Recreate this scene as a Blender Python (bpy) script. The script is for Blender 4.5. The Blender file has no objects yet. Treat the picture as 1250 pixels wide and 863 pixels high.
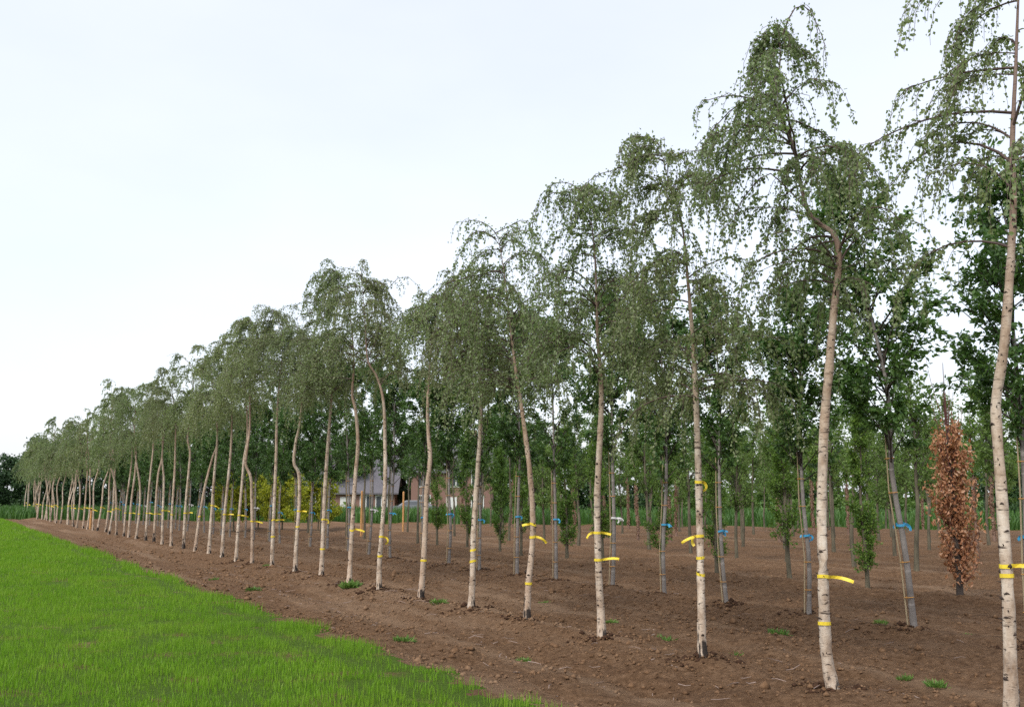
import bpy, math
import numpy as np

# ------------------------------------------------------------------ camera, sky, sun, exposure
CAM_H, FPX, CX, CY, HOR = 1.65, 1150.0, 625.0, 431.5, 606.0
PITCH = math.atan((HOR - CY) / FPX)
PHI = math.atan((CX + 80) / (FPX / math.cos(PITCH)))      # angle of the planting rows to the view
U = np.array([-math.sin(PHI), math.cos(PHI)])             # along the rows
P = np.array([math.cos(PHI), math.sin(PHI)])              # across the rows

sc = bpy.context.scene
col = sc.collection
cam_d = bpy.data.cameras.new('camera')
cam = bpy.data.objects.new('camera', cam_d)
col.objects.link(cam)
cam.location = (0, 0, CAM_H)
cam.rotation_euler = (math.radians(90) + PITCH, 0, 0)
cam_d.sensor_width = 36
cam_d.lens = 36 * FPX / 1250
cam_d.clip_start = 0.1
cam_d.clip_end = 6000
sc.camera = cam

SUN_EL, SUN_AZ = math.radians(48), math.radians(215)       # high, from behind and left of the camera
w = bpy.data.worlds.new('World')
sc.world = w
w.use_nodes = True
nt = w.node_tree
nt.nodes.clear()
N = nt.nodes.new
out = N('ShaderNodeOutputWorld'); add = N('ShaderNodeAddShader')
bg1 = N('ShaderNodeBackground'); bg2 = N('ShaderNodeBackground')
sky = N('ShaderNodeTexSky'); sky.sky_type = 'NISHITA'; sky.sun_disc = False
sky.sun_elevation = SUN_EL; sky.sun_rotation = SUN_AZ
sky.air_density = 1.0; sky.dust_density = 3.0
nt.links.new(sky.outputs[0], bg1.inputs[0]); bg1.inputs[1].default_value = 0.05
tc = N('ShaderNodeTexCoord'); mp = N('ShaderNodeMapping'); mp.inputs['Scale'].default_value = (1.0, 1.0, 2.6)
nz = N('ShaderNodeTexNoise'); nz.inputs['Scale'].default_value = 1.3; nz.inputs['Detail'].default_value = 5; nz.inputs['Roughness'].default_value = .5
cr = N('ShaderNodeValToRGB')
cr.color_ramp.elements[0].position = .3; cr.color_ramp.elements[0].color = (.415, .43, .475, 1)
cr.color_ramp.elements[1].position = .72; cr.color_ramp.elements[1].color = (.515, .52, .54, 1)
nt.links.new(tc.outputs['Generated'], mp.inputs[0]); nt.links.new(mp.outputs[0], nz.inputs[0])
nt.links.new(nz.outputs[0], cr.inputs[0]); nt.links.new(cr.outputs[0], bg2.inputs[0]); bg2.inputs[1].default_value = 1.0
nt.links.new(bg1.outputs[0], add.inputs[0]); nt.links.new(bg2.outputs[0], add.inputs[1]); nt.links.new(add.outputs[0], out.inputs[0])

sd = bpy.data.lights.new('sun', 'SUN'); sd.energy = 1.5; sd.angle = math.radians(18); sd.color = (1, .96, .9)
so = bpy.data.objects.new('sun', sd); col.objects.link(so)
so.rotation_euler = (math.radians(90) - SUN_EL, 0, math.radians(180) - SUN_AZ)
sc.view_settings.view_transform = 'Standard'
sc.view_settings.look = 'None'
sc.view_settings.exposure = 0.75
sc.view_settings.gamma = 1.0
sc.view_settings.use_curve_mapping = False
sc.render.engine = 'CYCLES'
sc.cycles.max_bounces = 5
sc.cycles.diffuse_bounces = 4
sc.cycles.glossy_bounces = 2
sc.cycles.transmission_bounces = 4
sc.cycles.use_denoising = False

# ------------------------------------------------------------------ helpers: geometry
rng = np.random.default_rng(7)

def norm(v):
    return v / np.maximum(np.linalg.norm(v, axis=-1, keepdims=True), 1e-9)

class MB:
    """collects arrays of faces, builds one mesh"""
    def __init__(s): s.V = []; s.F = []; s.T = []; s.n = 0
    def put(s, v, f, t=None):
        v = np.asarray(v, float).reshape(-1, 3); f = np.asarray(f, int)
        s.V.append(v); s.F.append(f + s.n); s.n += len(v)
        s.T.append(np.full(len(f), .5) if t is None else np.broadcast_to(np.asarray(t, float), (len(f),)))
    def mesh(s, name, mat, smooth=False):
        m = bpy.data.meshes.new(name)
        V = np.concatenate(s.V); m.vertices.add(len(V)); m.vertices.foreach_set('co', V.ravel())
        loops = np.concatenate([f.ravel() for f in s.F]); tot = np.concatenate([np.full(len(f), f.shape[1]) for f in s.F])
        m.loops.add(len(loops)); m.loops.foreach_set('vertex_index', loops)
        m.polygons.add(len(tot)); m.polygons.foreach_set('loop_start', np.concatenate([[0], np.cumsum(tot)[:-1]]))
        m.polygons.foreach_set('use_smooth', np.full(len(tot), smooth))
        a = m.attributes.new('tint', 'FLOAT', 'FACE'); a.data.foreach_set('value', np.concatenate(s.T))
        m.materials.append(mat); m.update(calc_edges=True)
        return m

def link(name, data, parent=None, loc=None):
    o = bpy.data.objects.new(name, data); col.objects.link(o)
    if parent is not None: o.parent = parent
    if loc is not None: o.location = loc
    return o

def tag(o, label=None, cat=None, group=None, kind=None):
    if label: o['label'] = label
    if cat: o['category'] = cat
    if group: o['group'] = group
    if kind: o['kind'] = kind
    return o

def tubes(mb, pts, rad, sides=3, tint=.5, jit=None):
    """pts (n,m,3), rad (n,m)"""
    pts = np.asarray(pts, float); rad = np.asarray(rad, float)
    if pts.ndim == 2: pts = pts[None]; rad = rad[None]
    n, m, _ = pts.shape
    tan = norm(np.gradient(pts, axis=1))
    ref = np.where(np.abs(tan[..., 2:3]) > .9, np.array([1., 0, 0]), np.array([0., 0, 1.]))
    ref = np.broadcast_to(ref[:, m // 2:m // 2 + 1], tan.shape)
    a = norm(np.cross(tan, ref)); b = np.cross(tan, a)
    th = np.arange(sides) * 2 * math.pi / sides
    v = pts[:, :, None] + rad[:, :, None, None] * (np.cos(th)[:, None] * a[:, :, None] + np.sin(th)[:, None] * b[:, :, None])
    if jit is not None: v = pts[:, :, None] + (v - pts[:, :, None]) * (1 + jit.normal(size=v.shape[:3]) * .045)[..., None]
    i, j, k = np.meshgrid(np.arange(n), np.arange(m - 1), np.arange(sides), indexing='ij')
    idx = lambda i, j, k: (i * m + j) * sides + k % sides
    f = np.stack([idx(i, j, k), idx(i, j, k + 1), idx(i, j + 1, k + 1), idx(i, j + 1, k)], -1).reshape(-1, 4)
    mb.put(v, f, tint)

def leaves(mb, pos, axis, size, ratio=.7, fold=.12, r=rng):
    n = len(pos)
    axis = norm(axis); side = norm(np.cross(axis, r.normal(size=(n, 3)))); nr = np.cross(side, axis)
    L = size[:, None]; W = L * ratio * .5
    mid = pos + axis * L * .42
    v = np.stack([pos, mid + side * W + nr * L * fold, pos + axis * L - nr * L * fold * .5, mid - side * W + nr * L * fold], 1)
    f = (np.arange(n) * 4)[:, None] + np.arange(4)
    mb.put(v, f, r.random(n))

def box(mb, x0, x1, y0, y1, z0, z1, t=.5):
    v = [(x, y, z) for z in (z0, z1) for x, y in ((x0, y0), (x1, y0), (x1, y1), (x0, y1))]
    mb.put(v, [(0, 3, 2, 1), (4, 5, 6, 7), (0, 1, 5, 4), (1, 2, 6, 5), (2, 3, 7, 6), (3, 0, 4, 7)], t)

def spline(pts, n):
    """Catmull-Rom through pts, resampled to n points"""
    p = np.asarray(pts, float); p = np.vstack([2 * p[0] - p[1], p, 2 * p[-1] - p[-2]])
    k = len(p) - 3; t = np.linspace(0, k - 1e-6, n); i = t.astype(int); f = (t - i)[:, None]
    a, b, c, d = p[i], p[i + 1], p[i + 2], p[i + 3]
    return .5 * (2 * b + (c - a) * f + (2 * a - 5 * b + 4 * c - d) * f ** 2 + (3 * b - a - 3 * c + d) * f ** 3)

_tab = np.random.default_rng(3).random((256, 256))
def vnoise(x, y):
    xi = np.floor(x).astype(int); yi = np.floor(y).astype(int); fx = x - xi; fy = y - yi
    fx = fx * fx * (3 - 2 * fx); fy = fy * fy * (3 - 2 * fy)
    g = lambda a, b: _tab[a & 255, b & 255]
    return (g(xi, yi) * (1 - fx) + g(xi + 1, yi) * fx) * (1 - fy) + (g(xi, yi + 1) * (1 - fx) + g(xi + 1, yi + 1) * fx) * fy

# ------------------------------------------------------------------ helpers: place
def ray(px, py):
    a = px - CX; b = CY - py
    return np.array([a, -b * math.sin(PITCH) + FPX * math.cos(PITCH), b * math.cos(PITCH) + FPX * math.sin(PITCH)])

def row_point(px, py, d):
    """where a thing seen at that bearing stands on the row d metres across"""
    r = ray(px, py)[:2]; return r * d / (r @ P)

def upright(px, py, base):
    """the point seen at (px,py) on the upright plane through base that faces the road"""
    n = np.asarray(base[:2]) / np.linalg.norm(base[:2]); r = ray(px, py)
    t = (n @ np.asarray(base[:2])) / (n @ r[:2]); return r * t + np.array([0, 0, CAM_H])

ROWS = [6.85, 10.7, 14.8, 18.75, 22.7, 26.6, 30.6, 34.5, 38.4, 42.4]
EDGE = 4.2
def edge_d(s): return EDGE + .5 * (vnoise(s * 1.1, s * 0 + 3.3) - .5) + .35 * (vnoise(s * 4.3, s * 0 + 9.1) - .5) + .004 * np.maximum(s, 0)
def end_y(x): return 59.6 - .385 * x

def height(x, y):
    s = x * U[0] + y * U[1]; d = x * P[0] + y * P[1]
    h = np.zeros_like(d)
    soil = np.clip((d - 4.2) / .6, 0, 1)
    for r in ROWS:
        e = d - r + .25 * (vnoise(s * .5, s * 0 + r) - .5)
        h += .11 * np.exp(-(e / .42) ** 2) - .06 * np.exp(-((e - 1.0) / .2) ** 2) - .05 * np.exp(-((e + 1.05) / .2) ** 2)
    h = (h - .085) * soil
    h += .05 * (vnoise(s * .35, d * .6) - .5)
    far = np.clip((40 - y) / 25, .15, 1)
    h += soil * far * (.085 * (vnoise(s * 1.3 + 7, d * 2.1) - .5) + .065 * (vnoise(s * 4.1, d * 4.7 + 5) - .5) + .055 * (vnoise(s * 10.3, d * 11.1) - .5))
    return h

def gz(x, y): return float(height(np.array([float(x)]), np.array([float(y)]))[0])

# ------------------------------------------------------------------ helpers: materials
def newmat(name, rough=.8, spec=.3):
    m = bpy.data.materials.new(name); m.use_nodes = True; t = m.node_tree
    b = t.nodes['Principled BSDF']; b.inputs['Roughness'].default_value = rough; b.inputs['Specular IOR Level'].default_value = spec
    return m, t, b

def ramp(t, fac, stops):
    r = t.nodes.new('ShaderNodeValToRGB'); e = r.color_ramp.elements
    while len(e) < len(stops): e.new(.5)
    for q, (p, c) in zip(e, stops): q.position = p; q.color = (*c, 1)
    t.links.new(fac, r.inputs[0]); return r.outputs[0]

def noise(t, scale, detail=3, vec=None, rough=.55):
    n = t.nodes.new('ShaderNodeTexNoise'); n.inputs['Scale'].default_value = scale; n.inputs['Detail'].default_value = detail; n.inputs['Roughness'].default_value = rough
    if vec is not None: t.links.new(vec, n.inputs['Vector'])
    return n.outputs['Fac']

def coord(t, scale=(1, 1, 1), rot=0, out='Object'):
    c = t.nodes.new('ShaderNodeTexCoord'); m = t.nodes.new('ShaderNodeMapping')
    m.inputs['Scale'].default_value = scale; m.inputs['Rotation'].default_value = (0, 0, rot)
    t.links.new(c.outputs[out], m.inputs[0]); return m.outputs[0]

def math_(t, op, a, b=None, clamp=False):
    n = t.nodes.new('ShaderNodeMath'); n.operation = op; n.use_clamp = clamp
    for i, v in enumerate((a, b)):
        if v is None: continue
        if isinstance(v, (int, float)): n.inputs[i].default_value = v
        else: t.links.new(v, n.inputs[i])
    return n.outputs[0]

def mixc(t, f, a, b, mode='MIX'):
    n = t.nodes.new('ShaderNodeMix'); n.data_type = 'RGBA'; n.blend_type = mode
    for i, v in ((0, f), (6, a), (7, b)):
        if isinstance(v, (int, float)): n.inputs[i].default_value = v
        elif isinstance(v, tuple): n.inputs[i].default_value = (*v, 1)
        else: t.links.new(v, n.inputs[i])
    return n.outputs[2]

def bump(t, b, h, strength, dist):
    n = t.nodes.new('ShaderNodeBump'); n.inputs['Strength'].default_value = strength; n.inputs['Distance'].default_value = dist
    t.links.new(h, n.inputs['Height']); t.links.new(n.outputs[0], b.inputs['Normal'])

def leafmat(name, stops, trans=.3, rough=.5, spec=.35):
    """stops: leaf colours from the per-leaf tint"""
    m, t, b = newmat(name, rough, spec)
    a = t.nodes.new('ShaderNodeAttribute'); a.attribute_name = 'tint'
    oi = t.nodes.new('ShaderNodeObjectInfo')
    f = math_(t, 'ADD', math_(t, 'MULTIPLY', a.outputs['Fac'], .68), math_(t, 'MULTIPLY', oi.outputs['Random'], .32))
    c = ramp(t, f, stops)
    if name == 'birch leaves': c = mixc(t, math_(t, 'MULTIPLY', math_(t, 'FRACT', math_(t, 'MULTIPLY', oi.outputs['Random'], 9.7)), .38), c, (.25, .22, .14))
    t.links.new(c, b.inputs['Base Color'])
    tr = t.nodes.new('ShaderNodeBsdfTranslucent'); t.links.new(mixc(t, 1.0, c, (1.0, 1.15, .55), 'MULTIPLY'), tr.inputs[0])
    mx = t.nodes.new('ShaderNodeMixShader'); mx.inputs[0].default_value = trans
    t.links.new(b.outputs[0], mx.inputs[1]); t.links.new(tr.outputs[0], mx.inputs[2])
    t.links.new(mx.outputs[0], t.nodes['Material Output'].inputs[0])
    return m

def flat(name, c, rough=.7, var=.15, scale=8, spec=.3):
    m, t, b = newmat(name, rough, spec)
    f = noise(t, scale, 4, coord(t))
    t.links.new(ramp(t, f, [(.3, tuple(x * (1 - var) for x in c)), (.7, tuple(min(1, x * (1 + var)) for x in c))]), b.inputs['Base Color'])
    return m

M = {}
M['birch_leaf'] = leafmat('birch leaves', [(0, (.15, .20, .098)), (.45, (.225, .29, .145)), (.8, (.30, .365, .19)), (1, (.40, .44, .24))], .5, .42, .5)
M['cherry_leaf'] = leafmat('cherry leaves', [(0, (.042, .09, .027)), (.5, (.078, .158, .042)), (.85, (.13, .23, .058)), (1, (.21, .30, .08))], .38, .38, .5)
M['hornbeam_leaf'] = leafmat('hornbeam leaves', [(0, (.065, .125, .026)), (.5, (.12, .215, .042)), (.85, (.19, .29, .056)), (1, (.26, .34, .09))], .42)
M['lime_leaf'] = leafmat('lime leaves', [(0, (.09, .155, .045)), (.5, (.155, .24, .07)), (.85, (.21, .30, .095)), (1, (.26, .34, .12))], .48)
M['gold_leaf'] = leafmat('golden leaves', [(0, (.20, .24, .02)), (.5, (.38, .40, .035)), (1, (.52, .50, .07))], .42)
M['copper_leaf'] = leafmat('withered copper leaves', [(0, (.16, .06, .03)), (.5, (.40, .18, .09)), (.85, (.54, .29, .17)), (1, (.62, .42, .29))], .22, .5, .3)
M['tuft_leaf'] = leafmat('pale tufts', [(0, (.16, .09, .06)), (.5, (.29, .17, .12)), (1, (.42, .30, .22))], .2)
M['far_leaf'] = leafmat('far leaves', [(0, (.022, .048, .022)), (.5, (.042, .085, .034)), (1, (.07, .125, .045))], .2)
M['crop_leaf'] = leafmat('crop leaves', [(0, (.035, .085, .02)), (.5, (.06, .135, .03)), (1, (.10, .19, .045))], .3)
M['grass'] = leafmat('grass blades', [(0, (.095, .205, .012)), (.45, (.16, .315, .02)), (.8, (.22, .365, .03)), (.93, (.28, .38, .065)), (1, (.42, .38, .16))], .42, .5, .3)
M['weed'] = leafmat('weed leaves', [(0, (.07, .14, .03)), (.5, (.13, .23, .05)), (1, (.22, .32, .09))], .3)

# birch bark: cream paper, dark lenticels, tan blush, black furrowed foot
m, t, b = newmat('birch bark', .75, .2); M['birch_bark'] = m
base = ramp(t, noise(t, 3.4, 6, coord(t, (1.6, 1.6, 1.1)), .68), [(.32, (.24, .165, .11)), (.45, (.42, .33, .25)), (.56, (.54, .455, .365)), (.72, (.65, .59, .51))])
rust = ramp(t, noise(t, 2.1, 3, coord(t, (2, 2, .7))), [(.56, (0, 0, 0)), (.72, (1, 1, 1))])
c = mixc(t, math_(t, 'MULTIPLY', rust, .65), base, (.30, .165, .095))
l1 = noise(t, 1, 3, coord(t, (13, 13, 52))); l2 = noise(t, 1, 2, coord(t, (6, 6, 24)))
len_ = math_(t, 'MAXIMUM', math_(t, 'MULTIPLY', math_(t, 'SUBTRACT', l1, .60), 9, True), math_(t, 'MULTIPLY', math_(t, 'SUBTRACT', l2, .64), 11, True))
oh = t.nodes.new('ShaderNodeObjectInfo')
c = mixc(t, math_(t, 'MULTIPLY', math_(t, 'SUBTRACT', math_(t, 'FRACT', math_(t, 'MULTIPLY', oh.outputs['Random'], 7.3)), .45, True), .7), c, (.34, .21, .135))
c = mixc(t, math_(t, 'MULTIPLY', len_, .9), c, (.055, .038, .028))
g = t.nodes.new('ShaderNodeTexCoord'); sp = t.nodes.new('ShaderNodeSeparateXYZ'); t.links.new(g.outputs['Object'], sp.inputs[0])
oi = t.nodes.new('ShaderNodeObjectInfo')
foot = math_(t, 'SUBTRACT', math_(t, 'ADD', math_(t, 'MULTIPLY', math_(t, 'MULTIPLY', oi.outputs['Random'], oi.outputs['Random']), .34), .0), sp.outputs[2])
foot = math_(t, 'ADD', math_(t, 'MULTIPLY', foot, 3.2), math_(t, 'MULTIPLY', math_(t, 'SUBTRACT', noise(t, 1, 4, coord(t, (26, 26, 7))), .5), 4.2))
foot = math_(t, 'MULTIPLY', foot, 2.5, True)
alg = ramp(t, noise(t, 1.7, 4, coord(t, (2.5, 2.5, .8))), [(.58, (0, 0, 0)), (.74, (1, 1, 1))])
c = mixc(t, math_(t, 'MULTIPLY', alg, .5), c, (.26, .25, .17))
grey = ramp(t, noise(t, 5, 5, coord(t, (3, 3, 1.0)), .7), [(.54, (0, 0, 0)), (.62, (1, 1, 1))])
c = mixc(t, math_(t, 'MULTIPLY', grey, .4), c, (.25, .215, .185))
c = mixc(t, foot, c, (.035, .028, .024))
# young purplish brown wood above the white bark
tan_ = math_(t, 'MULTIPLY', math_(t, 'SUBTRACT', sp.outputs[2], 1.7), .6, True)
c = mixc(t, math_(t, 'MULTIPLY', tan_, .42), c, (.26, .165, .11))
hi = math_(t, 'MULTIPLY', math_(t, 'SUBTRACT', sp.outputs[2], 3.1), .7, True)
c = mixc(t, math_(t, 'MULTIPLY', hi, .8), c, (.15, .095, .085))
t.links.new(c, b.inputs['Base Color'])
bump(t, b, math_(t, 'SUBTRACT', noise(t, 1, 4, coord(t, (22, 22, 38))), math_(t, 'MULTIPLY', math_(t, 'ADD', foot, len_), .5)), .7, .006)

M['birch_twig'] = flat('birch twig', (.085, .055, .050), .7, .35)
M['scar'] = flat('bark scar', (.045, .032, .026), .9, .3)
# cherry bark: grey with pale rings
m, t, b = newmat('cherry bark', .6, .35); M['cherry_bark'] = m
c = ramp(t, noise(t, 6, 4, coord(t, (1, 1, .6))), [(.3, (.13, .115, .105)), (.7, (.27, .245, .225))])
rings = math_(t, 'MULTIPLY', math_(t, 'SUBTRACT', noise(t, 1, 1, coord(t, (1.2, 1.2, 13))), .56), 10, True)
c = mixc(t, math_(t, 'MULTIPLY', rings, .6), c, (.36, .33, .31)); t.links.new(c, b.inputs['Base Color'])
M['dark_twig'] = flat('dark twig', (.055, .043, .036), .7, .3)
m, t, b = newmat('green grey bark', .8, .2); M['grey_bark'] = m
t.links.new(ramp(t, noise(t, 7, 4, coord(t, (1, 1, .35))), [(.3, (.075, .068, .048)), (.7, (.17, .15, .105))]), b.inputs['Base Color'])
M['tan_bark'] = flat('tan bark', (.21, .135, .10), .8, .3)
M['copper_twig'] = flat('copper twig', (.14, .055, .05), .7, .3)
M['cane'] = flat('bamboo cane', (.34, .27, .17), .6, .2)
M['yellow'] = flat('yellow tape', (.72, .55, .04), .5, .15, 20, .4)
M['blue'] = flat('blue tape', (.05, .32, .56), .45, .06, 20, .4)
M['white_tape'] = flat('white tape', (.7, .7, .7), .45, .06, 20, .4)
M['orange_tie'] = flat('orange tie', (.50, .25, .06), .6, .1, 20)
M['stake'] = flat('raw wooden stake', (.50, .27, .11), .8, .2)
M['black'] = flat('black strap', (.02, .02, .02), .6, .2)
M['stick'] = flat('dry sticks', (.27, .205, .175), .85, .5, 3)

# soil and grass field sheet
def soil_colour(t):
    v = coord(t, (1, 1, 1), 0)
    rv = t.nodes.new('ShaderNodeMapping'); rv.inputs['Scale'].default_value = (1.0, .07, 1); t.links.new(coord(t, (1, 1, 1), -PHI), rv.inputs[0]); rowv = rv.outputs[0]   # stretched along the rows
    a = ramp(t, noise(t, 13, 8, v, .78), [(.32, (.075, .041, .022)), (.5, (.155, .090, .049)), (.68, (.25, .155, .092))])
    dry = ramp(t, noise(t, 1.5, 6, rowv, .62), [(.50, (0, 0, 0)), (.68, (1, 1, 1))])
    wet = ramp(t, math_(t, 'MULTIPLY', math_(t, 'ADD', noise(t, .9, 5, v, .6), noise(t, 1.9, 4, rowv, .6)), .5), [(.28, (1, 1, 1)), (.46, (0, 0, 0))])
    a = mixc(t, math_(t, 'MULTIPLY', dry, .6), a, (.29, .195, .125))
    return mixc(t, math_(t, 'MULTIPLY', wet, .45), a, (.074, .038, .021))
m, t, b = newmat('soil', .95, .1); M['soil'] = m
a = soil_colour(t)
at = t.nodes.new('ShaderNodeAttribute'); at.attribute_name = 'tint'
gf = math_(t, 'MULTIPLY', at.outputs['Fac'], math_(t, 'MULTIPLY', math_(t, 'SUBTRACT', noise(t, 1.6, 4, coord(t)), .28), 6, True))
a = mixc(t, gf, a, (.075, .13, .016)); t.links.new(a, b.inputs['Base Color'])
bump(t, b, noise(t, 17, 8, coord(t), .75), 1.0, .06)
m, t, b = newmat('soil clods', .95, .1); M['clod'] = m
t.links.new(soil_colour(t), b.inputs['Base Color']); bump(t, b, noise(t, 90, 4, coord(t), .7), .8, .008)
m, t, b = newmat('far ground', .95, .1); M['ground'] = m
t.links.new(ramp(t, noise(t, .05, 5, coord(t)), [(.35, (.05, .11, .02)), (.65, (.09, .17, .035))]), b.inputs['Base Color'])

# ------------------------------------------------------------------ the ground
mb = MB(); mb.put([(-2500, -400, -.5), (2500, -400, -.5), (2500, 4000, -.5), (-2500, 4000, -.5)], [(0, 1, 2, 3)])
tag(link('ground', mb.mesh('ground', M['ground'])), kind='structure')

def seq(*parts): return np.concatenate([np.arange(a, b, st) for a, b, st in parts])
S = seq((-30, 2, .6), (2, 24, .1), (24, 40, .2), (40, 130, .5)); D = seq((-40, 3, .6), (3, 17, .095), (17, 30, .22), (30, 75, .6))
sg, dg = np.meshgrid(S, D, indexing='ij')
X = sg * U[0] + dg * P[0]; Y = sg * U[1] + dg * P[1]
V = np.stack([X, Y, height(X, Y)], -1)
nS, nD = len(S), len(D)
i, j = np.meshgrid(np.arange(nS - 1), np.arange(nD - 1), indexing='ij')
F = np.stack([i * nD + j, i * nD + j + nD, i * nD + j + nD + 1, i * nD + j + 1], -1).reshape(-1, 4)
cx = X[:-1, :-1].ravel(); cy = Y[:-1, :-1].ravel(); cs = sg[:-1, :-1].ravel(); cd = dg[:-1, :-1].ravel()
keep = (cy < end_y(cx) + 30) & (cy > -8)
green = ((cd < edge_d(cs)) | (cy > end_y(cx))).astype(float)
mb = MB(); mb.put(V, F[keep][:, ::-1], green[keep])
tag(link('soil', mb.mesh('soil', M['soil'], True)), kind='structure')

# ------------------------------------------------------------------ grass
def blades(mb, x, y, hgt, wid, r, two=True, lean=.35, z0=-.01):
    n = len(x); tn = np.clip(.55 * r.random(n) + .75 * (vnoise(x * .9 + 3, y * .9) * .6 + vnoise(x * 3.1, y * 3.1) * .4) - .12, 0, .93); tn[r.random(n) < .025] = 1.0; a = r.random(n) * 6.283; side = np.stack([np.cos(a), np.sin(a), 0 * a], 1)
    b2 = a + math.pi / 2 + r.normal(size=n) * .5; ln = r.random(n) * lean * hgt
    ben = np.stack([np.cos(b2) * ln, np.sin(b2) * ln, 0 * a], 1)
    base = np.stack([x, y, height(x, y) + z0], 1); up = np.array([0, 0, 1.])
    w = wid[:, None]; h = hgt[:, None]
    p0, p1 = base - side * w * .5, base + side * w * .5
    m0 = base + ben * .35 + up * h * .55; t0 = base + ben + up * h * (1 - .25 * (ln / hgt)[:, None])
    if two:
        v = np.stack([p0, p1, m0 + side * w * .42, m0 - side * w * .42, t0 + side * w * .08, t0 - side * w * .08], 1)
        k = (np.arange(n) * 6)[:, None]; tt = tn
        mb.put(v, np.concatenate([k + np.array([0, 1, 2, 3]), k + np.array([3, 2, 4, 5])]), np.concatenate([tt, tt]))
    else:
        v = np.stack([p0, p1, t0 + side * w * .12, t0 - side * w * .12], 1)
        mb.put(v, (np.arange(n) * 4)[:, None] + np.arange(4), tn)

mb = MB(); r = np.random.default_rng(11)
for y0, y1, dens, hh, ww, two in ((4, 10, 1500, .085, .0058, True), (10, 14, 1500, .085, .006, False), (14, 20, 950, .085, .008, False), (20, 36, 400, .11, .013, False), (36, 82, 130, .11, .028, False)):
    xl = -(.56 * y1 + 3); xr = max((EDGE + .6 - y0 * P[1]) / P[0], xl + 1)
    n = int((xr - xl) * (y1 - y0) * dens); x = r.uniform(xl, xr, n); y = r.uniform(y0, y1, n)
    s = x * U[0] + y * U[1]; d = x * P[0] + y * P[1]
    bare = vnoise(s * 1.5 + 4, d * 3.1) * .6 + vnoise(s * 5, d * 6 + 2) * .4
    strip = np.exp(-((d - 3.75 - .3 * (vnoise(s * .4, s * 0) - .5)) / .16) ** 2) * (vnoise(s * .7 + 31, s * 0 + 5) > .38)
    ok = (d < edge_d(s)) & (x > -(.56 * y + 3)) & (y < end_y(x) - 1) & (r.random(n) > strip * .9) & (r.random(n) < np.clip((bare - .2) * 5.5, .12, 1))
    ok &= r.random(n) < np.clip((edge_d(s) - d) * 3.2 + .25 * (bare > .5), .05, 1)
    x, y, d = x[ok], y[ok], d[ok]
    hv = hh * (.45 + .75 * vnoise(x * 2.2, y * 2.2)) * r.uniform(.6, 1.25, len(x)) * np.where(d > 3.85, 1.25, 1)
    blades(mb, x, y, hv, ww * r.uniform(.7, 1.3, len(x)), r, two)
tag(link('grass', mb.mesh('grass', M['grass'])), 'bright green young grass field beside the bare soil', 'grass', kind='stuff')

# ------------------------------------------------------------------ crumbs of soil, dry sticks
OCT = np.array([(1, 0, 0), (0, 1, 0), (-1, 0, 0), (0, -1, 0), (0, 0, 1), (0, 0, -1)], float)
OF = np.array([(0, 1, 4), (1, 2, 4), (2, 3, 4), (3, 0, 4), (1, 0, 5), (2, 1, 5), (3, 2, 5), (0, 3, 5)])
def clods(mb, x, y, size, r):
    n = len(x); v = OCT[None] * (1 + r.normal(size=(n, 6, 3)) * .05) * (size[:, None] * r.uniform(.6, 1.2, (n, 6)))[..., None]
    a = r.random(n) * 6.283; ca, sa = np.cos(a)[:, None], np.sin(a)[:, None]
    v = np.stack([v[..., 0] * ca - v[..., 1] * sa, v[..., 0] * sa + v[..., 1] * ca, v[..., 2] * .7], -1)
    v += np.stack([x, y, height(x, y) + size * .12], 1)[:, None]
    mb.put(v, (OF[None] + (np.arange(n) * 6)[:, None, None]).reshape(-1, 3))
mb = MB(); r = np.random.default_rng(21)
for s0, s1, d0, d1, n, sz in ((2, 15, 4.2, 10.5, 14000, .014), (8, 24, 4.2, 10.5, 6000, .02), (4, 24, 10.5, 17, 5500, .023), (18, 45, 4.4, 14, 3500, .035)):
    s = r.uniform(s0, s1, n); d = r.uniform(d0, d1, n); k = vnoise(s * 1.3, d * 1.7 + 40) > r.random(n) * .8
    s, d = s[k], d[k]; x = s * U[0] + d * P[0]; y = s * U[1] + d * P[1]; k = (x < .6 * y + 2)
    clods(mb, x[k], y[k], sz * r.lognormal(0, .45, k.sum()), r)
clod_mb = mb

mb = MB(); n = 330; s = r.uniform(3, 24, n); d = r.choice([6.0, 6.4, 7.6, 10.2, 5.4], n) + r.normal(size=n) * .45
x = s * U[0] + d * P[0]; y = s * U[1] + d * P[1]; L = r.uniform(.04, .22, n); a = r.random(n) * 6.283
dv = np.stack([np.cos(a), np.sin(a), r.normal(size=n) * .12], 1) * L[:, None]; p0 = np.stack([x, y, height(x, y) + .02], 1)
mid = p0 + dv * .5 + r.normal(size=(n, 3)) * .012
tubes(mb, np.stack([p0, mid, p0 + dv], 1), np.tile(np.array([.0042, .0038, .0025]), (n, 1)) * r.uniform(.6, 1.3, (n, 1)), 3)
tag(link('dry_sticks', mb.mesh('dry_sticks', M['stick'])), 'thin dry sticks scattered over the bare soil', 'sticks', kind='stuff')

# ------------------------------------------------------------------ tree kit
def branch_set(r, start, az, elev0, drop, L, m=7, wob=.25, power=1.2):
    n = len(start); t = np.linspace(0, 1, m); el = elev0[:, None] - (elev0 + drop)[:, None] * t[None] ** power
    aa = az[:, None] + np.cumsum(r.normal(size=(n, m)) * wob / math.sqrt(m), 1)
    dv = np.stack([np.cos(el) * np.cos(aa), np.cos(el) * np.sin(aa), np.sin(el)], -1) * (L / (m - 1))[:, None, None]
    pts = np.empty((n, m, 3)); pts[:, 0] = start; pts[:, 1:] = start[:, None] + np.cumsum(dv[:, :-1], 1)
    return pts

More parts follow.
